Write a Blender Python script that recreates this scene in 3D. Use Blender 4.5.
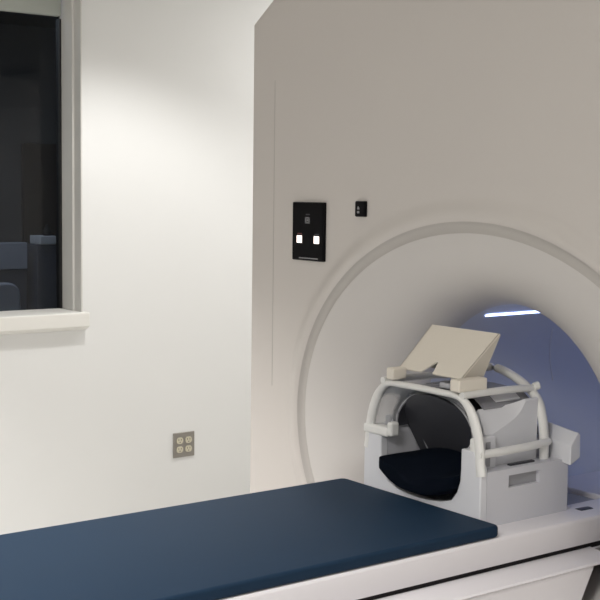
import bpy, bmesh, math, random
from mathutils import Vector, Matrix
random.seed(4)
for o in list(bpy.data.objects): bpy.data.objects.remove(o)
S = bpy.context.scene; COL = S.collection; PI = math.pi

# ------------------------------------------------------------ camera
cd = bpy.data.cameras.new('camera'); cam = bpy.data.objects.new('camera', cd); COL.objects.link(cam)
Rv, Uv, Fv = Vector((0.799950, -0.599936, 0.012504)), Vector((0.042766, 0.077783, 0.996053)), Vector((0.598540, 0.796258, -0.087880))
M4 = Matrix.Identity(4)
for i in range(3):
    M4[i][0], M4[i][1], M4[i][2] = Rv[i], Uv[i], -Fv[i]
M4.translation = Vector((-2.076269, -2.092297, 1.615627))
cam.matrix_world = M4
cd.sensor_width = 36; cd.sensor_fit = 'HORIZONTAL'; cd.lens = 1232.18 / 600 * 36; cd.clip_start = .05
S.camera = cam
# ------------------------------------------------------------ world and light
w = bpy.data.worlds.new('world'); S.world = w; w.use_nodes = True
w.node_tree.nodes['Background'].inputs[0].default_value = (1, .97, .92, 1)
w.node_tree.nodes['Background'].inputs[1].default_value = .02
S.view_settings.view_transform = 'Standard'; S.view_settings.look = 'None'
S.view_settings.gamma = 1; S.view_settings.use_curve_mapping = False
S.view_settings.exposure = 0.0
CEIL = 2.80
def spot(name, loc, power, half, blend, col=(1, .985, .965), size=.08):
    l = bpy.data.lights.new(name, 'SPOT'); l.energy = power; l.color = col
    l.spot_size = math.radians(half * 2); l.spot_blend = blend; l.shadow_soft_size = size
    o = bpy.data.objects.new(name, l); COL.objects.link(o); o.location = loc; return o
spot('downlight_lamp', (.42, 1.84, CEIL - .01), 100, 58, .48)
spot('downlight_lamp', (-1.55, 1.25, CEIL - .01), 400, 50, .6)
spot('downlight_lamp', (-1.7, -.9, CEIL - .01), 190, 50, .6)
spot('downlight_lamp', (-.6, -2.9, CEIL - .01), 150, 60, .5)
for lx, ly, le in ((-2.9, -1.6, 62), (2.3, 1.83, 33)):  # unseen fill added: one for room ambient, one to lift the wall top
    al = bpy.data.lights.new('ceiling_fill_lamp', 'AREA'); al.shape = 'RECTANGLE'; al.size = 1.2; al.size_y = .6
    al.energy = le; al.color = (1, .98, .955)
    ao = bpy.data.objects.new('ceiling_fill_lamp', al); COL.objects.link(ao); ao.location = (lx, ly, CEIL - .02)
cl = bpy.data.lights.new('control_room_fill_lamp', 'AREA'); cl.shape = 'RECTANGLE'; cl.size = .6; cl.size_y = .6  # unseen lamp added to brighten the dim room behind the glass
cl.energy = 18; cl.color = (.85, .9, 1)
co = bpy.data.objects.new('control_room_fill_lamp', cl); COL.objects.link(co); co.location = (.2, 4.2, 2.7)

# ------------------------------------------------------------ materials
def mat(name, col, rough=.5, metal=0., coat=0., bump=0., bscale=200., var=0., vscale=3., emis=None, estr=0., trans=0., ior=1.45, sheen=0., spec=.5):
    m = bpy.data.materials.new(name); m.use_nodes = True; nt = m.node_tree; b = nt.nodes['Principled BSDF']
    b.inputs['Base Color'].default_value = (*col, 1); b.inputs['Roughness'].default_value = rough
    b.inputs['Metallic'].default_value = metal; b.inputs['Coat Weight'].default_value = coat
    b.inputs['IOR'].default_value = ior; b.inputs['Transmission Weight'].default_value = trans
    b.inputs['Sheen Weight'].default_value = sheen; b.inputs['Specular IOR Level'].default_value = spec
    if emis: b.inputs['Emission Color'].default_value = (*emis, 1); b.inputs['Emission Strength'].default_value = estr
    tc = nt.nodes.new('ShaderNodeTexCoord')
    if var:
        n = nt.nodes.new('ShaderNodeTexNoise'); n.inputs['Scale'].default_value = vscale; n.inputs['Detail'].default_value = 3
        nt.links.new(tc.outputs['Object'], n.inputs['Vector'])
        r = nt.nodes.new('ShaderNodeMixRGB'); r.inputs[1].default_value = (*[c * (1 - var) for c in col], 1)
        r.inputs[2].default_value = (*[min(1, c * (1 + var)) for c in col], 1)
        nt.links.new(n.outputs['Fac'], r.inputs[0]); nt.links.new(r.outputs[0], b.inputs['Base Color'])
    if bump:
        n = nt.nodes.new('ShaderNodeTexNoise'); n.inputs['Scale'].default_value = bscale
        nt.links.new(tc.outputs['Object'], n.inputs['Vector'])
        bp = nt.nodes.new('ShaderNodeBump'); bp.inputs['Strength'].default_value = bump; bp.inputs['Distance'].default_value = .002
        nt.links.new(n.outputs['Fac'], bp.inputs['Height']); nt.links.new(bp.outputs[0], b.inputs['Normal'])
    return m
def clear(name, tint, alpha_mix, rough=.08):
    """thin clear plastic: mostly see-through, part grey gloss"""
    m = bpy.data.materials.new(name); m.use_nodes = True; nt = m.node_tree
    b = nt.nodes['Principled BSDF']; b.inputs['Base Color'].default_value = (*tint, 1); b.inputs['Roughness'].default_value = rough
    t = nt.nodes.new('ShaderNodeBsdfTransparent'); mx = nt.nodes.new('ShaderNodeMixShader')
    fr = nt.nodes.new('ShaderNodeFresnel'); fr.inputs[0].default_value = 1.45
    ad = nt.nodes.new('ShaderNodeMath'); ad.operation = 'ADD'; ad.inputs[1].default_value = alpha_mix; ad.use_clamp = True
    nt.links.new(fr.outputs[0], ad.inputs[0]); nt.links.new(ad.outputs[0], mx.inputs[0])
    nt.links.new(t.outputs[0], mx.inputs[1]); nt.links.new(b.outputs[0], mx.inputs[2])
    nt.links.new(mx.outputs[0], nt.nodes['Material Output'].inputs[0]); return m
M = dict(
    wall=mat('wall_paint', (.80, .805, .795), .75, bump=.08, bscale=350, var=.015),
    ceil=mat('ceiling_tile', (.75, .73, .69), .9, bump=.2, bscale=120, var=.03, vscale=40),
    floor=mat('vinyl_floor', (.62, .60, .57), .4, var=.04, vscale=8),
    frame=mat('painted_metal_frame', (.72, .71, .68), .5, var=.02),
    head=mat('blind_fabric', (.50, .53, .49), .8, bump=.1),
    sill=mat('sill_paint', (.82, .81, .77), .45, var=.01),
    seal=mat('dark_seal', (.03, .03, .03), .6, var=.05),
    cover=mat('scanner_cover_plastic', (.60, .565, .535), .45, bump=.03, bscale=600, var=.01),
    cover2=mat('scanner_side_plastic', (.61, .58, .55), .45, bump=.03, bscale=600, var=.01),
    flare=mat('flare_plastic', (.60, .575, .555), .45, bump=.03, bscale=600, var=.01),
    bore=mat('bore_liner_light_tint', (.64, .66, .73), .5, var=.01),  # blue of the bore light is partly put into this colour
    groove=mat('cover_groove_shade', (.48, .455, .43), .6, var=.02),  # darker than the cover: crease shade put into the colour
    table=mat('table_white_plastic', (.72, .695, .715), .38, var=.01),
    rail=mat('black_rail', (.012, .010, .011), .6, spec=.2, var=.1),
    mattress=mat('navy_vinyl', (.008, .024, .050), .66, spec=.2, bump=.12, bscale=900, var=.06, vscale=6),
    cushion=mat('dark_navy_fabric', (.0015, .0035, .0085), .85, spec=.1, bump=.2, bscale=900, var=.15, vscale=30),
    coil=mat('coil_housing_plastic', (.62, .62, .66), .4, var=.01),
    coil2=mat('coil_white_plastic', (.71, .715, .75), .35, var=.01),
    cage=mat('coil_tube_plastic', (.80, .795, .775), .35, var=.01),
    dark=mat('coil_dark_liner', (.045, .046, .055), .45, var=.06),
    slot=mat('recess_grey_plastic', (.36, .36, .38), .6, var=.03),
    clear=clear('clear_acrylic', (.60, .61, .63), .22),
    clear2=clear('smoky_acrylic', (.46, .46, .50), .55),
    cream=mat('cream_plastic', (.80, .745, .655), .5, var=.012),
    cream_shade=mat('cream_side_shaded', (.64, .59, .51), .5, var=.012),  # darker copy of the cream, side shade put into the colour
    black=mat('black_gloss', (.003, .0025, .0035), .3, spec=.12, var=.1),
    led=mat('bore_light', (.6, .65, 1), .4, emis=(.42, .54, 1), estr=5.2, var=.001),
    btn=mat('lit_button', (1, .9, .85), .4, emis=(1, .86, .78), estr=1.6, var=.001),
    ink=mat('grey_print', (.28, .28, .29), .5, var=.05),
    ink2=mat('dim_red_print', (.16, .05, .05), .5, var=.05),
    ink3=mat('dim_print', (.08, .08, .09), .5, var=.05),
    plate=mat('brushed_steel', (.34, .32, .29), .45, metal=.6, bump=.1, bscale=500, var=.05),
    ivory=mat('ivory_receptacle', (.62, .58, .45), .45, var=.03),
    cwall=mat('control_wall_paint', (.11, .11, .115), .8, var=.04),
    door=mat('dark_wood_door', (.035, .025, .022), .5, var=.2, vscale=12),
    desk=mat('grey_laminate', (.27, .29, .34), .5, var=.05),
    dgrey=mat('charcoal_plastic', (.055, .06, .08), .5, var=.1),
    lgrey=mat('light_grey_plastic', (.42, .43, .45), .5, var=.04),
)
g = bpy.data.materials.new('window_glass'); g.use_nodes = True; nt = g.node_tree; nt.nodes.remove(nt.nodes['Principled BSDF'])
gt = nt.nodes.new('ShaderNodeBsdfTransparent'); gt.inputs[0].default_value = (.72, .76, .80, 1)
gg = nt.nodes.new('ShaderNodeBsdfGlossy'); gg.inputs['Roughness'].default_value = .01
gf = nt.nodes.new('ShaderNodeFresnel'); gf.inputs[0].default_value = 1.35; gm = nt.nodes.new('ShaderNodeMixShader')
nt.links.new(gf.outputs[0], gm.inputs[0]); nt.links.new(gt.outputs[0], gm.inputs[1]); nt.links.new(gg.outputs[0], gm.inputs[2])
nt.links.new(gm.outputs[0], nt.nodes['Material Output'].inputs[0]); M['glass'] = g

# ------------------------------------------------------------ helpers
def obj(name, bm, m, parent=None, smooth=True, bevel=0., seg=2, angle=35, label=None):
    bmesh.ops.remove_doubles(bm, verts=bm.verts, dist=1e-6)
    bmesh.ops.recalc_face_normals(bm, faces=bm.faces)
    me = bpy.data.meshes.new(name); bm.to_mesh(me); bm.free()
    o = bpy.data.objects.new(name, me); COL.objects.link(o); me.materials.append(m)
    for p in me.polygons: p.use_smooth = smooth
    if bevel:
        b = o.modifiers.new('bevel', 'BEVEL'); b.width = bevel; b.segments = seg; b.limit_method = 'ANGLE'; b.angle_limit = math.radians(40)
    if smooth:
        try: me.set_sharp_from_angle(angle=math.radians(angle))
        except Exception: pass
        if bevel:
            wn = o.modifiers.new('wn', 'WEIGHTED_NORMAL'); wn.keep_sharp = True
    if parent:
        o.parent = parent; o.matrix_parent_inverse = parent.matrix_world.inverted()
    if label: o['label'] = label
    return o
def thing(name, label, cat, loc, group=None):
    o = bpy.data.objects.new(name, None); COL.objects.link(o); o.location = loc; o.empty_display_size = .05
    o['label'] = label; o['category'] = cat
    if group: o['group'] = group
    o.matrix_world = Matrix.Translation(loc); return o
def tag(o, label, cat, group=None):
    o['label'] = label; o['category'] = cat
    if group: o['group'] = group
    return o
def struct(name, bm, m, parent=None, **k):
    o = obj(name, bm, m, parent, **k)
    if not parent: o['kind'] = 'structure'
    return o
def box(bm, x0, x1, y0, y1, z0, z1):
    v = [bm.verts.new((x, y, z)) for x in (x0, x1) for y in (y0, y1) for z in (z0, z1)]
    for f in ((0, 1, 3, 2), (4, 6, 7, 5), (0, 4, 5, 1), (2, 3, 7, 6), (0, 2, 6, 4), (1, 5, 7, 3)):
        bm.faces.new([v[i] for i in f])
    return v
def bx(*a): bm = bmesh.new(); box(bm, *a); return bm
def loft(bm, rings, closed=True, caps=True):
    rs = [[bm.verts.new(p) for p in r] for r in rings]; n = len(rs[0])
    for a, b in zip(rs, rs[1:]):
        for i in range(n if closed else n - 1):
            j = (i + 1) % n; bm.faces.new((a[i], a[j], b[j], b[i]))
    if caps:
        bm.faces.new(rs[0][::-1]); bm.faces.new(rs[-1])
    return rs
def prism_x(bm, prof, x0, x1): loft(bm, [[(x0, y, z) for y, z in prof], [(x1, y, z) for y, z in prof]])
def prism_y(bm, prof, y0, y1): loft(bm, [[(x, y0, z) for x, z in prof], [(x, y1, z) for x, z in prof]])
def smooth_path(pts, n=8):
    P = [Vector(p) for p in pts]; out = []
    for i in range(len(P) - 1):
        a = P[i - 1] if i else P[0] * 2 - P[1]; b, c = P[i], P[i + 1]; d = P[i + 2] if i + 2 < len(P) else P[-1] * 2 - P[-2]
        for k in range(n):
            t = k / n
            out.append(.5 * ((2 * b) + (c - a) * t + (2 * a - 5 * b + 4 * c - d) * t * t + (3 * b - a - 3 * c + d) * t ** 3))
    out.append(P[-1]); return out
def tube(bm, pts, r, n=12, flat=None, ref=None):
    """tube along pts; flat = second radius; ref = direction of the first radius"""
    P = [Vector(p) for p in pts]; rings = []
    for i, p in enumerate(P):
        t = ((P[i + 1] if i + 1 < len(P) else p) - (P[i - 1] if i else p)).normalized()
        a = Vector(ref) if ref else (Vector((0, 0, 1)) if abs(t.z) < .9 else Vector((1, 0, 0)))
        a = (a - t * a.dot(t)).normalized(); b = t.cross(a)
        r2 = flat(p) if callable(flat) else (flat if flat else r)
        rings.append([p + a * r * math.cos(2 * PI * k / n) + b * r2 * math.sin(2 * PI * k / n) for k in range(n)])
    loft(bm, rings)

# ------------------------------------------------------------ room shell
WY = 2.738; XL, XR, YN = -4.4, 3.4, -4.2; T = .19
WX0, WX1, WZ0, WZ1 = -1.5, .365, 1.083, 2.46
bm = bmesh.new()
box(bm, XL, WX0, WY, WY + T, 0, CEIL); box(bm, WX1, XR, WY, WY + T, 0, CEIL)
box(bm, WX0, WX1, WY, WY + T, 0, WZ0 - .03); box(bm, WX0, WX1, WY, WY + T, WZ1, CEIL)
struct('wall_back', bm, M['wall'], smooth=False)
struct('wall_left', bx(XL - .15, XL, YN, WY + T, 0, CEIL), M['wall'], smooth=False)
struct('wall_right', bx(XR, XR + .15, YN, WY + T, 0, CEIL), M['wall'], smooth=False)
struct('wall_front', bx(XL, XR, YN - .15, YN, 0, CEIL), M['wall'], smooth=False)
struct('floor', bx(XL - .15, XR + .15, YN - .15, WY + T, -.1, 0), M['floor'], smooth=False)
struct('ceiling', bx(XL - .15, XR + .15, YN - .15, WY + T, CEIL, CEIL + .1), M['ceil'], smooth=False)
# control room beyond the window
CY1 = 6.1
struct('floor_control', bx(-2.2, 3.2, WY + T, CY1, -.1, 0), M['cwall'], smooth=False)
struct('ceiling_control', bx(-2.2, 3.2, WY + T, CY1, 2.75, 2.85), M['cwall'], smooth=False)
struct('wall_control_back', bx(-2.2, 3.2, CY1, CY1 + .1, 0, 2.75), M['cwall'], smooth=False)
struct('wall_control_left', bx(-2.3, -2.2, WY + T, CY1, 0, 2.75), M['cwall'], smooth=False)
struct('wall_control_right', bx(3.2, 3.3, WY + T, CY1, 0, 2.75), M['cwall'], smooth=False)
bm = bmesh.new(); box(bm, 1.60, 2.45, CY1 - .04, CY1, 0, 1.93)
d1 = struct('door_1', bm, M['door'], bevel=.004)
bm = bmesh.new(); box(bm, 1.66, 1.70, CY1 - .09, CY1 - .04, .95, .98); box(bm, 1.66, 1.78, CY1 - .10, CY1 - .085, .955, .975)
obj('door_handle', bm, M['plate'], d1, bevel=.003)
# window_1: deep reveal frame, header, sill, glass
wn = bpy.data.objects.new('window_1', None); COL.objects.link(wn); wn['kind'] = 'structure'; wn.location = (-.5, WY + .15, 1.7)
wn.matrix_world = Matrix.Translation((-.5, WY + .15, 1.7))
bm = bmesh.new()
for s, X in ((1, WX1), (-1, WX0)):       # stepped jambs
    pr = [(X + s * .004, WY - .012), (X - s * .004, WY - .012), (X - s * .004, WY + .05), (X - s * .012, WY + .055),
          (X - s * .012, WY + .125), (X - s * .004, WY + .13), (X - s * .004, WY + T), (X + s * .004, WY + T)]
    loft(bm, [[(x, y, WZ0 - .002) for x, y in pr], [(x, y, WZ1) for x, y in pr]])
box(bm, WX0, WX1, WY - .012, WY + T, WZ1 - .01, WZ1 + .0)
obj('window_frame', bm, M['frame'], wn, bevel=.003)
bm = bmesh.new(); box(bm, WX0 + .012, WX1 - .012, WY + T - .035, WY + T + .002, 2.362, WZ1 - .01)

obj('window_header', bm, M['head'], wn, bevel=.004)
bm = bmesh.new()
box(bm, WX1 - .012, WX1 - .004, WY + T - .018, WY + T + .02, WZ0, 2.352); box(bm, WX0 + .004, WX0 + .012, WY + T - .018, WY + T + .02, WZ0, 2.352)
obj('glazing_seal', bm, M['seal'], wn)
obj('window_pane', bx(WX0 + .01, WX1 - .01, WY + T - .004, WY + T + .004, WZ0, 2.36), M['glass'], wn, smooth=False)
bm = bmesh.new()
prism_x(bm, [(WY + T, 1.083), (WY - .040, 1.083), (WY - .044, 1.079), (WY - .044, 1.022), (WY - .012, 1.005), (WY, 1.005), (WY, 1.05), (WY + T, 1.05)], WX0 - .02, .385)
obj('window_sill', bm, M['sill'], wn, bevel=.003)

# ------------------------------------------------------------ MRI scanner
ZC = 1.004; RA, RB = .6613, .5352      # crease ellipse
sc = thing('mri_scanner', 'huge off-white MRI scanner with a wide flared round opening, standing right of the bare wall', 'MRI scanner', (.85, 0, 0))
OUT = [(.912, .04), (.912, 2.100), (.60, 2.298), (-.60, 2.298), (-.912, 2.100), (-.912, .04)]
def outline(th):
    d = Vector((math.cos(th), math.sin(th))); best = None
    for i in range(len(OUT)):
        a = Vector((OUT[i][0], OUT[i][1] - ZC)); b = Vector((OUT[(i + 1) % len(OUT)][0], OUT[(i + 1) % len(OUT)][1] - ZC)); e = b - a
        den = d.x * e.y - d.y * e.x
        if abs(den) < 1e-9: continue
        t = (a.x * e.y - a.y * e.x) / den; s_ = (a.x * d.y - a.y * d.x) / den
        if t > 0 and -1e-6 <= s_ <= 1 + 1e-6 and (best is None or t < best): best = t
    return d * best
ths = sorted({round(2 * PI * k / 180, 6) for k in range(180)} | {round(math.atan2(z - ZC, y) % (2 * PI), 6) for y, z in OUT})
def ell(th, k, x, add=0.):
    # point of the crease ellipse scaled by k, at the same direction parameter
    c, s_ = math.cos(th), math.sin(th); rr = RA * RB / math.sqrt((RB * c) ** 2 + (RA * s_) ** 2)
    return (x, c * (rr * k + add), ZC + s_ * (rr * k + add))
bm = bmesh.new(); rings = []
o_ = [outline(t) for t in ths]
rings.append([(.10, p.x, ZC + p.y) for p in o_])
rings.append([(.006, p.x, ZC + p.y) for p in o_]); rings.append([(0, p.x * .995, ZC + p.y * .996) for p in o_]); rings.append([(0, p.x * .988, ZC + p.y * .990) for p in o_]); rings.append([ell(t, 1, 0, .075) for t in ths])
for add, x in ((.068, 0), (.060, -.001), (.050, -.004), (.040, -.008), (.031, -.010), (.024, -.010), (.017, -.0085), (.010, -.004)):
    rings.append([ell(t, 1, x, add) for t in ths])
loft(bm, rings, caps=False); obj('front_cover', bm, M['cover'], sc, angle=50)
bm = bmesh.new(); rings = [[ell(t, 1, x, add) for t in ths] for add, x in ((.010, -.004), (.005, .002), (-.003, .006), (-.011, .006), (-.018, .003))]
loft(bm, rings, caps=False); obj('cover_groove', bm, M['groove'], sc, angle=60)
# trumpet flare from the crease to the bore
FX = .18; RBORE = .34
def low(t):      # the mouth runs deeper below the table
    e = (-math.degrees(math.asin(math.sin(t))) - 12) / 16; e = min(1, max(0, e)); return e * e * (3 - 2 * e)
bm = bmesh.new(); rings = []
for i in range(33):
    a = i / 32 * PI / 2; ring = []
    for t in ths:
        k = low(t); xx = (FX + .18 * k) * (1 - math.cos(a)); kk = math.sin(a) ** (1 + .6 * k)
        e0 = ell(t, 1, 0, -.018); r0 = math.hypot(e0[1], e0[2] - ZC); rr = r0 + (RBORE - r0) * kk
        ring.append((.003 + xx, math.cos(t) * rr, ZC + math.sin(t) * rr))
    rings.append(ring)
loft(bm, rings, caps=False); obj('bore_flare', bm, M['flare'], sc, angle=60)
bm = bmesh.new(); loft(bm, [[(max(x, .003 + FX + .18 * low(t)), math.cos(t) * RBORE, ZC + math.sin(t) * RBORE) for t in ths] for x in (.0, .6, 1.0, 1.70)], caps=False)
obj('bore_liner', bm, M['bore'], sc, angle=60)
# housing shell behind the front cover
bm = bmesh.new(); loft(bm, [[(x, p.x, ZC + p.y) for p in o_] for x in (.10, 1.69)] + [[(1.70, p.x * .99, ZC + p.y * .99) for p in o_]] + [[(1.70, math.cos(t) * RBORE, ZC + math.sin(t) * RBORE) for t in ths]], caps=False)
obj('main_housing', bm, M['cover2'], sc, angle=40)
for s in (1, -1):
    y0, y1 = sorted((s * .7995, s * .8020)); obj('panel_seam', bx(-.0006, .002, y0, y1, 1.05, 1.93), M['groove'], sc, smooth=False)
obj('base_plinth', bx(.06, 1.64, -.88, .88, 0, .05), M['rail'], sc)
# light strip along the bore and a thin seam line
bm = bmesh.new()
def cyl(x, th, r): return (x, math.cos(th) * r, ZC + math.sin(th) * r)
for t0 in (math.radians(61.2), math.radians(118.8)):  # second angle: hidden mirrored strip added for more blue light in the bore
    bm = bmesh.new()
    loft(bm, [[cyl(x, t0 - .013, .3398), cyl(x, t0 - .013, .3365), cyl(x, t0 + .013, .3365), cyl(x, t0 + .013, .3398)] for x in (.225, .6, 1.0, 1.4)])
    obj('light_and_fill_strip', bm, M['led'], sc, smooth=False, label='glowing blue-white light strip')
tb = math.radians(-8)
bm = bmesh.new(); tube(bm, [cyl(.575 + (math.radians(44) - a) * .19, a, .3393) for a in [math.radians(d) for d in range(44, 8, -3)]], .0022, 8)
obj('seam_wire', bm, M['coil2'], sc)
# control panel on the cover
cp = obj('control_panel', bx(-.010, .003, .5555, .6975, 1.424, 1.586), M['black'], sc, bevel=.003, label='glossy black control panel')
def pbox(name, y0, y1, z0, z1, m, par, x=-.0115, label=None): return obj(name, bx(x, -.009, y0, y1, z0, z1), m, par, bevel=.0006, seg=1, label=label)
PY = lambda f: .6910 - f * .142
PZ = lambda f: 1.5845 - f * .162
pbox('button', PY(.28), PY(.12), PZ(.69), PZ(.565), M['btn'], cp, label='lit white button')
pbox('button', PY(.83), PY(.67), PZ(.69), PZ(.565), M['btn'], cp, label='lit white button')
bm = bmesh.new(); y0, y1, z0, z1 = PY(.53), PY(.38), PZ(.355), PZ(.245)
for a in ((y0, y0 + .005, z0, z1), (y1 - .005, y1, z0, z1), (y0, y1, z0, z0 + .005), (y0, y1, z1 - .004, z1), ((y0 + y1) / 2 - .003, (y0 + y1) / 2 + .003, z0 + .007, z1 - .006)): box(bm, -.0112, -.009, *a)
obj('symbol', bm, M['ink'], cp, smooth=False)
bm = bmesh.new(); bw = [(.40, .015), (.425, .02), (.455, .015), (.48, .02), (.505, .02)]
for f, ww in bw: box(bm, -.0108, -.009, PY(f + ww), PY(f), PZ(.212), PZ(.190))
obj('lettering', bm, M['ink3'], cp, smooth=False)
bm = bmesh.new()
for k in range(6): box(bm, -.0108, -.009, PY(.14 + .024 * k + .018), PY(.14 + .024 * k), PZ(.545), PZ(.525))
obj('lettering', bm, M['ink2'], cp, smooth=False)
bm = bmesh.new()
for k in range(6): box(bm, -.0108, -.009, PY(.69 + .024 * k + .018), PY(.69 + .024 * k), PZ(.545), PZ(.525))
obj('lettering', bm, M['ink3'], cp, smooth=False)
pbox('bottom_bar', PY(.80), PY(.19), PZ(.957), PZ(.938), M['ink'], cp, x=-.0108)
cb = obj('sensor_box', bx(-.009, .003, .383, .4235, 1.551, 1.592), M['black'], sc, bevel=.003, label='small black sensor box with two grey marks')
bm = bmesh.new(); box(bm, -.0096, -.0085, .404, .413, 1.560, 1.566); box(bm, -.0096, -.0085, .404, .412, 1.570, 1.575); box(bm, -.0096, -.0085, .407, .411, 1.575, 1.578)
obj('symbol', bm, M['ink'], cb, smooth=False)

# ------------------------------------------------------------ patient table
XF, XE = -2.55, .315; TZ = .876
pt = thing('patient_table', 'long white patient table sliding into the scanner opening', 'patient table', (-1.2, 0, 0))
bm = bmesh.new()
half = [(.262, .811), (.272, .866), (.2705, .871), (.268, .8745), (.2645, TZ), (.2, TZ)]
pr = [(-y, z) for y, z in half] + half[::-1] + [(.20, .80), (-.20, .80)]
prism_x(bm, pr, XF, .14)
for s in (-1, 1):
    xe_ = XE + .004 if s > 0 else .62
    hp = [(s * y, z) for y, z in half[:-1]] + [(s * .168, TZ), (s * .163, .873), (s * .163, .80), (s * .20, .80)]
    prism_x(bm, hp, .1402, xe_)
# bore end: recessed centre panel, side rails, raised end lip
obj('tabletop', bm, M['table'], pt, angle=30)
bm = bmesh.new(); prism_x(bm, [(-.165, .80), (-.165, .868), (.165, .868), (.165, .80)], .139, XE - .004)
obj('recess_panel', bm, M['slot'], pt, smooth=False)
for s in (-1, 1):
    bm = bmesh.new(); tube(bm, [(.165, s * .212, .8758), (.185, s * .213, .8762), (.205, s * .214, .8758)], .011, 12, .0022, (0, 1, 0))
    obj('grip_slot', bm, M['dark'], pt)
    bm = bmesh.new(); tube(bm, [(.140, s * .188, .877), (.156, s * .188, .8775)], .006, 12); obj('stop_knob', bm, M['table'], pt)
bm = bmesh.new(); prism_y(bm, [(XE - .012, .80), (XE - .012, .872), (XE - .008, .881), (XE, .881), (XE + .004, .872), (XE + .004, .80)], -.164, .164)
obj('end_lip', bm, M['table'], pt, bevel=.002)
bm = bmesh.new(); prism_x(bm, [(-.254, .789), (-.254, .8105), (.254, .8105), (.254, .789)], XF + .02, XE)
obj('track', bm, M['rail'], pt, smooth=False)
bm = bmesh.new(); prism_x(bm, [(-.262, .7955), (-.256, .79), (-.225, .76), (-.12, .70), (.12, .70), (.225, .76), (.256, .79), (.262, .7955)], .1352, 1.5)
obj('bore_bed', bm, M['table'], pt)
bm = bmesh.new()
rings = []
for x, e in ((XF + .05, 0), (.088, 0)):
    q = 1 if x > 0 else 0; hp = [(0, .255, .788), (-.0, .326, .783), (-.004, .328, .778), (-.19, .318, .42)]
    rings.append([(x + dx * q, -y, z) for dx, y, z in hp] + [(x + dx * q, y, z) for dx, y, z in hp[::-1]])
loft(bm, rings); obj('base_housing', bm, M['table'], pt, smooth=False)
bm = bmesh.new(); fp_ = [(.255, .799), (.262, .7985), (.327, .791), (.331, .787), (.327, .7835), (.255, .7885)]
for s in (-1, 1): prism_x(bm, [(s * y, z) for y, z in fp_], XF + .05, .16)
obj('shelf_strip', bm, M['table'], pt, smooth=False)
obj('pedestal', bx(-1.9, -.35, -.26, .26, .0, .421), M['cover2'], pt, bevel=.02)
# mattress
bm = bmesh.new()
def rrect(x0, x1, y0, y1, r, z, n=8):
    out = []
    for cx, cy, a0 in ((x1 - r, y1 - r, 0), (x0 + r, y1 - r, 90), (x0 + r, y0 + r, 180), (x1 - r, y0 + r, 270)):
        for k in range(n + 1):
            a = math.radians(a0 + 90 * k / n); out.append((cx + r * math.cos(a), cy + r * math.sin(a), z))
    return out
def cushion_slab(x0, x1, y0, y1, z0, z1, r, e):
    bm = bmesh.new(); rings = []
    for k in range(7):
        a = PI / 2 * k / 6; i = e * (1 - math.sin(a)); z = z0 + e * (1 - math.cos(a)); rings.append(rrect(x0 + i, x1 - i, y0 + i, y1 - i, max(r - i, .001), z))
    for k in range(7):
        a = PI / 2 * (1 - k / 6); i = e * (1 - math.sin(a)); z = z1 - e * (1 - math.cos(a)); rings.append(rrect(x0 + i, x1 - i, y0 + i, y1 - i, max(r - i, .001), z))
    loft(bm, rings); return bm
mt = obj('mattress_pad', cushion_slab(XF + .03, -.155, -.271, .271, TZ, .902, .018, .007), M['mattress'])
tag(mt, 'long flat navy blue vinyl mattress lying on the white patient table', 'mattress')

# ------------------------------------------------------------ head coil
hc = thing('head_coil', 'white head coil with open tube cage, on the table at the scanner mouth', 'head coil', (0, 0, TZ))
X0 = -.150
# front plate: a U
def mirror(pts): return pts + [(-y, z) for y, z in reversed(pts)]
inner = [(-.137, 1.046), (-.137, 1.0), (-.135, .97), (-.126, .945), (-.108, .922), (-.075, .912), (-.035, .907), (0, .9055)]
innerF = inner + [(-y, z) for y, z in reversed(inner[:-1])]
outer = [(-.176, 1.046), (-.199, 1.010), (-.200, .97), (-.200, .945), (-.2, .915), (-.2, TZ), (-.08, TZ), (0, TZ)]
outerF = outer + [(-y, z) for y, z in reversed(outer[:-1])]
def uplate(bm, x0, x1, inn=innerF, out=outerF):
    n = len(inn); V = [[bm.verts.new((x, *p)) for p in q] for x in (x0, x1) for q in (inn, out)]
    a, b, c, d = V
    for i in range(n - 1):
        bm.faces.new((a[i], a[i + 1], b[i + 1], b[i])); bm.faces.new((c[i], d[i], d[i + 1], c[i + 1]))
        bm.faces.new((a[i], c[i], c[i + 1], a[i + 1])); bm.faces.new((b[i], b[i + 1], d[i + 1], d[i]))
    bm.faces.new((a[0], b[0], d[0], c[0])); bm.faces.new((a[-1], c[-1], d[-1], b[-1]))
bm = bmesh.new(); uplate(bm, X0, X0 + .022)
obj('front_plate', bm, M['coil2'], hc, bevel=.003, angle=30)
# lower tray with thick side walls and a real recess in each
bm = bmesh.new(); xs, xe = X0 + .0215, .139
bmx = bmesh.new()
box(bmx, xs, xe, -.15, .15, TZ, .896)
for s in (-1, 1):
    def q(y0, y1, x0, x1, z0, z1): box(bmx, x0, x1, min(s * y0, s * y1), max(s * y0, s * y1), z0, z1)
    q(.14, .188, xs, xe, TZ, 1.0)
    q(.188, .1995, xs, xe, TZ, .9565); q(.188, .1995, xs, xe, .985, 1.0)
    q(.188, .1995, xs, -.060, .9565, .985); q(.188, .1995, .042, xe, .9565, .985)
obj('lower_tray', bmx, M['coil'], hc, smooth=False)
for s in (-1, 1):
    obj('grip_recess', bx(-.0602, .0422, min(s * .1875, s * .1885), max(s * .1875, s * .1885), .956, .9855), M['slot'], hc, smooth=False)
    # small shoulder blocks where the cage stands on the tray
    bm = bmesh.new(); 
    if s < 0: box(bm, X0 + .001, X0 + .028, -.180, -.160, 1.030, 1.074)
    if s > 0: box(bm, X0 - .003, X0 + .030, .112, .203, 1.029, 1.052); box(bm, X0 + .001, X0 + .028, .101, .120, 1.031, 1.066)
    obj('cage_foot', bm, M['cage'], hc, bevel=.006, seg=3)
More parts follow.
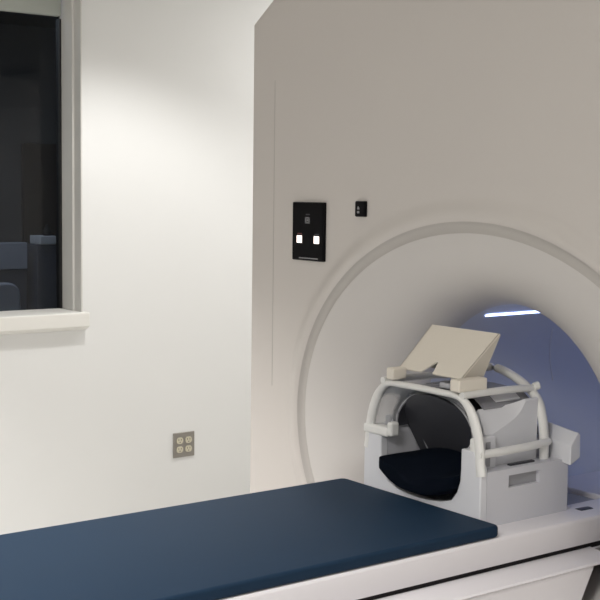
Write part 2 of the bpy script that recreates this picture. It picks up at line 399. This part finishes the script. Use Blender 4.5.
# dark liner: half tube seen through the head opening, with a closing rear panel
def arch(hw, ztop, zspr, z0, n=24, p=2.0):
    out = [(hw, z0)]
    for k in range(n + 1):
        a = PI * k / n; c, s_ = math.cos(a), math.sin(a)
        out.append((hw * math.copysign(abs(c) ** (2 / p), c), zspr + (ztop - zspr) * abs(s_) ** (2 / p)))
    out.append((-hw, z0)); return out
def shell(bm, secs):
    """secs: (x, outer profile, inner profile)"""
    O = [[bm.verts.new((x, *p)) for p in o] for x, o, i in secs]; I = [[bm.verts.new((x, *p)) for p in i] for x, o, i in secs]
    for R_ in (O, I):
        for a, b in zip(R_, R_[1:]):
            for k in range(len(a) - 1): bm.faces.new((a[k], a[k + 1], b[k + 1], b[k]))
    for e in (0, -1):
        for k in range(len(O[e]) - 1): bm.faces.new((O[e][k], O[e][k + 1], I[e][k + 1], I[e][k]))
    for k in (0, -1):
        for a in range(len(O) - 1): bm.faces.new((O[a][k], O[a + 1][k], I[a + 1][k], I[a][k]))
bm = bmesh.new()
shell(bm, [(x, arch(.1344, 1.1485, 1.055, 1.05), arch(.130, 1.142, 1.055, 1.05)) for x in (-.104, .105)])
obj('inner_liner', bm, M['dark'], hc, angle=40)
bm = bmesh.new()
loft(bm, [[(-.082 + (1.075 - z) * .62, y * .98, z) for y, z in arch(.137, 1.146, 1.05, .897)], [(-.070 + (1.075 - z) * .62, y * .98, z) for y, z in arch(.137, 1.146, 1.05, .897)]])
obj('rear_panel', bm, M['dark'], hc, angle=30)
for s in (-1, 1):
    bm = bmesh.new(); loft(bm, [[(-.1285, s * y, .900), (.018, s * y, .900), (-.026, s * y, .984), (-.081, s * y, 1.075), (-.104, s * y, 1.075), (-.1285, s * y, 1.046)] for y in (.1377, .1398)])
    obj('inner_wall', bm, M['coil'], hc, smooth=False)
bm = bmesh.new(); loft(bm, [[(-.030, .1, .985), (-.022, .1, .972), (.0, .085, .95), (-.050, .103, 1.025)], [(-.026, .097, .985), (-.018, .097, .972), (.004, .082, .95), (-.046, .100, 1.025)]])
obj('strut', bm, M['slot'], hc, smooth=False)
# white outer shell with facets: vertical sides, sloping shoulders
def faceted(x, zs, hw=.155, top=1.150, ht=.085):
    return [(hw, .995), (hw, zs), (hw - .012 - (zs - 1.07) * .0, zs + .020) if False else (hw - .004, zs + .006), (ht + .028, top - .016), (ht, top - .004)]
def fshell(bm, side):
    secs = []
    for x, zs, ht, tz in ((-.092, 1.066, .130, 1.128), (-.05, 1.080, .130, 1.128), (-.02, 1.092, .131, 1.129), (.002, 1.102, .134, 1.132), (.018, 1.114, .140, 1.136), (.029, 1.127, .146, 1.140), (.036, 1.138, .150, 1.143), (.078, 1.141, .150, 1.145)):
        o = [(side * .155, .990), (side * .155, zs), (side * .1545, zs + .001), (side * ht, tz)]
        i = [(side * .140, .990), (side * .140, zs - .010), (side * .139, zs - .009), (side * (ht - .006), tz - .006)]
        secs.append((x, o, i))
    shell(bm, secs)
for s in (-1, 1):
    bm = bmesh.new(); fshell(bm, s); obj('side_shell', bm, M['coil2'], hc, angle=18)
    bm = bmesh.new(); y0, y1 = sorted((s * .150, s * .168)); box(bm, -.112, -.070, y0, y1, .998, 1.072)
    obj('side_post', bm, M['coil2'], hc, bevel=.003)
    y0, y1 = sorted((s * .1675, s * .1695)); obj('post_slot', bx(-.103, -.090, y0, y1, 1.004, 1.060), M['slot'], hc, smooth=False)
    y0, y1 = sorted((s * .170, s * .180)); obj('shelf_slot', bx(-.035, .045, y0, y1, .999, 1.004), M['dark'], hc, smooth=False)
# smoky clear top between the shoulders, with a pale insert
bm = bmesh.new()
shell(bm, [(x, [(y, z) for y, z in ((.133, 1.130), (.102, 1.151), (.05, 1.157), (0, 1.159), (-.05, 1.157), (-.102, 1.151), (-.133, 1.130))], [(y, z - .004) for y, z in ((.133, 1.130), (.102, 1.151), (.05, 1.157), (0, 1.159), (-.05, 1.157), (-.102, 1.151), (-.133, 1.130))]) for x in (-.078, .084)])
obj('top_cover', bm, M['clear2'], hc)
for s in (-1, 1):
    bm = bmesh.new(); loft(bm, [[(x, s * .106, 1.1495), (x, s * .124, 1.1375), (x, s * .1255, 1.1405), (x, s * .1075, 1.1525)] for x in (-.03, .05)]); obj('top_insert', bm, M['coil2'], hc, smooth=False)
obj('top_block', bx(-.088, -.05, -.03, .005, 1.159, 1.173), M['coil2'], hc, bevel=.004)
# clear curved shield between front arch and the opening
AF = [(.190, 1.02), (.188, 1.05), (.180, 1.085), (.166, 1.118), (.148, 1.143), (.118, 1.160), (.06, 1.162), (0, 1.1625)]
AFf = AF + [(-y, z) for y, z in reversed(AF[:-1])]
def resample(pts, n):
    P = [Vector((0, *p)) for p in pts]; P = smooth_path(P, 12); L = [0]
    for a, b in zip(P, P[1:]): L.append(L[-1] + (b - a).length)
    out = []; j = 0
    for k in range(n):
        t = L[-1] * k / (n - 1)
        while j < len(L) - 2 and L[j + 1] < t: j += 1
        f = (t - L[j]) / max(1e-9, L[j + 1] - L[j]); q = P[j].lerp(P[j + 1], min(1, max(0, f))); out.append((q.y, q.z))
    return out
a1 = resample([(.184, 1.045)] + AFf[2:-2] + [(-.184, 1.045)], 41); a2 = resample(arch(.131, 1.147, 1.06, 1.045)[0:], 41)
bm = bmesh.new()
for off in (0,):
    A = [bm.verts.new((X0 + .010, y, z)) for y, z in a1]; B = [bm.verts.new((X0 + .030, (y1_ + y) / 2, (z1_ + z) / 2)) for (y, z), (y1_, z1_) in zip(a1, a2)]; Cc = [bm.verts.new((-.104, y, z)) for y, z in a2]
    for P_, Q_ in ((A, B), (B, Cc)):
        for k in range(40): bm.faces.new((P_[k], P_[k + 1], Q_[k + 1], Q_[k]))
sh = obj('clear_shield', bm, M['clear'], hc, angle=60)
sm = sh.modifiers.new('thickness', 'SOLIDIFY'); sm.thickness = .0025
bm = bmesh.new(); tube(bm, [(-.106, y, z) for y, z in a2], .0035, 8); obj('opening_rim', bm, M['slot'], hc)
# cage tubes
bm = bmesh.new(); tube(bm, smooth_path([(X0 + .008, y * .995, z) for y, z in [(.194, .992)] + AFf + [(-.194, .992)]], 6), .0095, 14, lambda q: .0125 - .0048 * min(1, max(0, (q.z - 1.12) / .038)), (1, 0, 0))
obj('front_arch', bm, M['cage'], hc)
AR = [(.167, 1.000), (.166, 1.05), (.158, 1.10), (.143, 1.135), (.112, 1.160), (.062, 1.182), (0, 1.195)]
ARf = AR + [(-y, z) for y, z in reversed(AR[:-1])]
bm = bmesh.new(); tube(bm, smooth_path([(.09, y, z) for y, z in ARf], 6), .0100, 14, .0125, (0, 1, 0)); obj('rear_arch', bm, M['cage'], hc)
for s in (-1, 1):
    bm = bmesh.new(); tube(bm, smooth_path([(X0, s * .135, 1.165), (-.06, s * .133, 1.166), (.02, s * .130, 1.165), (.09, s * .126, 1.160)], 4), .0085, 12); obj('top_rail', bm, M['cage'], hc)
    bm = bmesh.new(); tube(bm, smooth_path([(X0, s * .191, 1.040), (-.03, s * .188, 1.040), (.06, s * .180, 1.040), (.10, s * .170, 1.040)], 4), .0095, 12); obj('lower_rail', bm, M['cage'], hc)
    bm = bmesh.new(); tube(bm, [(.09, s * .128, 1.163), (.104, s * .134, 1.168)], .010, 12); obj('rail_knob', bm, M['cage'], hc, bevel=.002)
    bm = bmesh.new(); y0, y1 = (.086, .112) if s > 0 else (-.136, -.106)
    box(bm, X0 - .010, X0 + (.080 if s < 0 else .034), y0, y1, 1.172, 1.200); obj('mirror_clamp', bm, M['cream'], hc, bevel=.004, seg=3)
# connector housing at the rear near side
bm = bmesh.new()
def cx_(y, dz): return [(.118, y, .994 + dz), (.118, y, 1.040 + dz), (.142, y, 1.068 + dz), (.150, y, 1.066 + dz), (.152, y, 1.010 + dz)]
loft(bm, [cx_(-.130, .008), cx_(-.224, -.004)])
obj('connector_housing', bm, M['coil2'], hc, bevel=.002)
bm = bmesh.new(); prism_y(bm, [(.10, .99), (.10, 1.04), (.13, 1.05), (.15, 1.04), (.15, .99)], -.131, .16); obj('rear_bridge', bm, M['coil'], hc, bevel=.003)

# head cushion
bm = bmesh.new(); rings = []
xsn = [(-.171, .80, .5), (-.170, .90, .75), (-.166, .97, .93), (-.158, 1, 1), (-.13, 1, 1), (-.09, 1, 1), (-.05, .97, .96), (-.035, .90, .8)]
for x, ky, kz in xsn:
    top, bot = [], []; n = 18; rise = max(0, x + .16) * .28
    for k in range(n + 1):
        u_ = math.sin(PI / 2 * (-1 + 2 * k / n)); e = (1 - abs(u_) ** 8)
        fl = min(1, max(0, (x + .16) / .12)); zt_ = (.951 + .032 * abs(u_) ** 2.0) * (1 - fl) + (1.018 - .035 * u_ * u_) * fl; zb_ = .917 + .037 * abs(u_) ** 2.6 
        zm = (zt_ + zb_) / 2; h = (zt_ - zb_) / 2 * kz * 1
        top.append((x, u_ * .1305 * ky, zm + h)); bot.append((x, u_ * .1305 * ky, zm - h))
    rings.append(top + bot[::-1])
loft(bm, rings)
hcu = obj('head_cushion', bm, M['cushion'], angle=80)
sd = hcu.modifiers.new('sub', 'SUBSURF'); sd.levels = 1; sd.render_levels = 2
tag(hcu, 'curved black-navy head cushion lying inside the opening of the white head coil', 'cushion')

# mirror box: hollow wedge with slanted cream face, notch in its lower edge
mb = thing('mirror_box', 'cream plastic wedge box with slanted face, clamped on top of the head coil cage', 'mirror box', (-.06, 0, 1.2))
A0, A1 = Vector((-.117, 0, 1.1955)), Vector((-.005, 0, 1.2935))
def fp(u_, v): p = A0.lerp(A1, v); return (p.x, .008 + u_ * (.107 + .007 * v), p.z)
nrm = Vector((.098, 0, -.112)).normalized() * .0035
pts = [(1, 0), (1, 1), (-1, 1), (-1, 0), (-.10, 0), (-.04, .17), (-.02, .225), (.0, .245), (.05, .235), (.28, 0)]
bm = bmesh.new(); ra = [fp(*p) for p in pts]; rb = [tuple(Vector(p) + nrm) for p in ra]; loft(bm, [ra, rb])
obj('slanted_face', bm, M['cream'], mb, smooth=False)
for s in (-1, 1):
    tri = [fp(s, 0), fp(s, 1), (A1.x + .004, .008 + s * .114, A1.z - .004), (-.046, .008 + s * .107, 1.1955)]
    bm = bmesh.new(); loft(bm, [tri, [(x, y - s * .0035, z) for x, y, z in tri]]); obj('side_panel', bm, M['cream_shade'], mb, smooth=False)
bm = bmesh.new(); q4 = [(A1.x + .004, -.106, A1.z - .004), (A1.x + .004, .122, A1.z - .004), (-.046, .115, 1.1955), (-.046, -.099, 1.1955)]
loft(bm, [q4, [(x - .003, y, z) for x, y, z in q4]]); obj('back_panel', bm, M['cream_shade'], mb, smooth=False)

# ------------------------------------------------------------ wall outlet
wo = thing('wall_outlet', 'grey metal wall plate with four round ivory sockets low on the white wall', 'wall outlet', (.888, WY, .437))
obj('cover_plate', bx(.8305, .9445, WY - .006, WY + .001, .380, .496), M['plate'], wo, bevel=.002)
for i in range(2):
    for k in range(2):
        cxo, czo = .8875 + (-.0235 + .047 * i), .438 + (-.021 + .042 * k)
        bm = bmesh.new(); ring = []
        for a in range(24):
            t = 2 * PI * a / 24; ring.append((cxo + .0175 * math.cos(t), czo + max(-.0145, min(.0145, .0175 * math.sin(t)))))
        loft(bm, [[(x, WY - .006, z) for x, z in ring], [(x, WY - .009, z) for x, z in ring]])
        rc = obj('receptacle', bm, M['ivory'], wo, smooth=False)
        bm = bmesh.new()
        for dx in (-.0065, .0065): box(bm, cxo + dx - .0011, cxo + dx + .0011, WY - .0094, WY - .0088, czo + .000, czo + .0085)
        box(bm, cxo - .0022, cxo + .0022, WY - .0094, WY - .0088, czo - .009, czo - .005); obj('socket_slots', bm, M['dark'], rc, smooth=False)

# ------------------------------------------------------------ control room furniture behind the glass
cab = thing('equipment_cabinet', 'tall narrow charcoal cabinet seen dimly through the dark window', 'cabinet', (1.09, 4.69, 0))
obj('body', bx(1.030, 1.158, 4.62, 4.76, .03, 1.284), M['dgrey'], cab, bevel=.006)
obj('top_cap', bx(1.045, 1.150, 4.605, 4.75, 1.2842, 1.335), M['lgrey'], cab, bevel=.006, label='light grey top')
obj('foot_plinth', bx(1.04, 1.15, 4.64, 4.75, 0, .03), M['rail'], cab)
bm = bmesh.new(); loft(bm, [[(1.118 + r_ * math.cos(2 * PI * k / 20), 4.66 + r_ * math.sin(2 * PI * k / 20), z) for k in range(20)] for r_, z in ((.024, 1.335), (.026, 1.348), (.026, 1.366), (.020, 1.376), (.014, 1.384), (.012, 1.402))])
tag(obj('canister', bm, M['rail'], angle=40), 'small black object standing on the light grey cabinet top behind the glass', 'container')
dk = thing('reception_desk', 'long low grey desk front behind the dark window, left of the tall cabinet', 'desk', (.3, 4.9, 0))
obj('upper_panel', bx(-.9, .99, 4.66, 4.70, 1.14, 1.296), M['desk'], dk, bevel=.004)
obj('lower_panel', bx(-.9, .99, 4.67, 4.71, 0, 1.139), M['dgrey'], dk, bevel=.003)
obj('worktop', bx(-.9, .99, 4.7105, 5.3, .72, .75), M['desk'], dk, bevel=.003)
obj('end_panel', bx(-.9, -.87, 4.7105, 5.28, 0, .719), M['dgrey'], dk, bevel=.002)
oc = thing('office_chair', 'dark grey office chair with rounded back, low behind the window', 'chair', (.74, 4.15, 0))
bm = bmesh.new(); loft(bm, [rrect(.60, .86, -.26, .26, .07, 0)] and [[(x, 4.34 + d, z) for x, z in [(p[0], p[1]) for p in rrect(.52, .79, .68, 1.09, .07, 0)]] for d in (-.03, .03)]); obj('backrest', bm, M['desk'], oc, bevel=.012, seg=3)
obj('seat', bx(.55, .91, 3.90, 4.30, .45, .53), M['dgrey'], oc, bevel=.03, seg=3)
bm = bmesh.new(); tube(bm, [(.73, 4.12, .08), (.73, 4.12, .46)], .025); tube(bm, [(.73, 4.20, .46), (.73, 4.40, .50), (.73, 4.385, .80)], .015); obj('column', bm, M['rail'], oc)
bm = bmesh.new()
for k in range(5):
    a = 2 * PI * k / 5 + .3; tube(bm, [(.73, 4.12, .10), (.73 + .27 * math.cos(a), 4.12 + .27 * math.sin(a), .05)], .018, 8)
obj('base_star', bm, M['rail'], oc)
for k in range(5):
    a = 2 * PI * k / 5 + .3; bm = bmesh.new(); x, y = .73 + .27 * math.cos(a), 4.12 + .27 * math.sin(a)
    tube(bm, [(x - .012, y, .026), (x + .012, y, .026)], .026, 14); obj('caster', bm, M['rail'], oc)
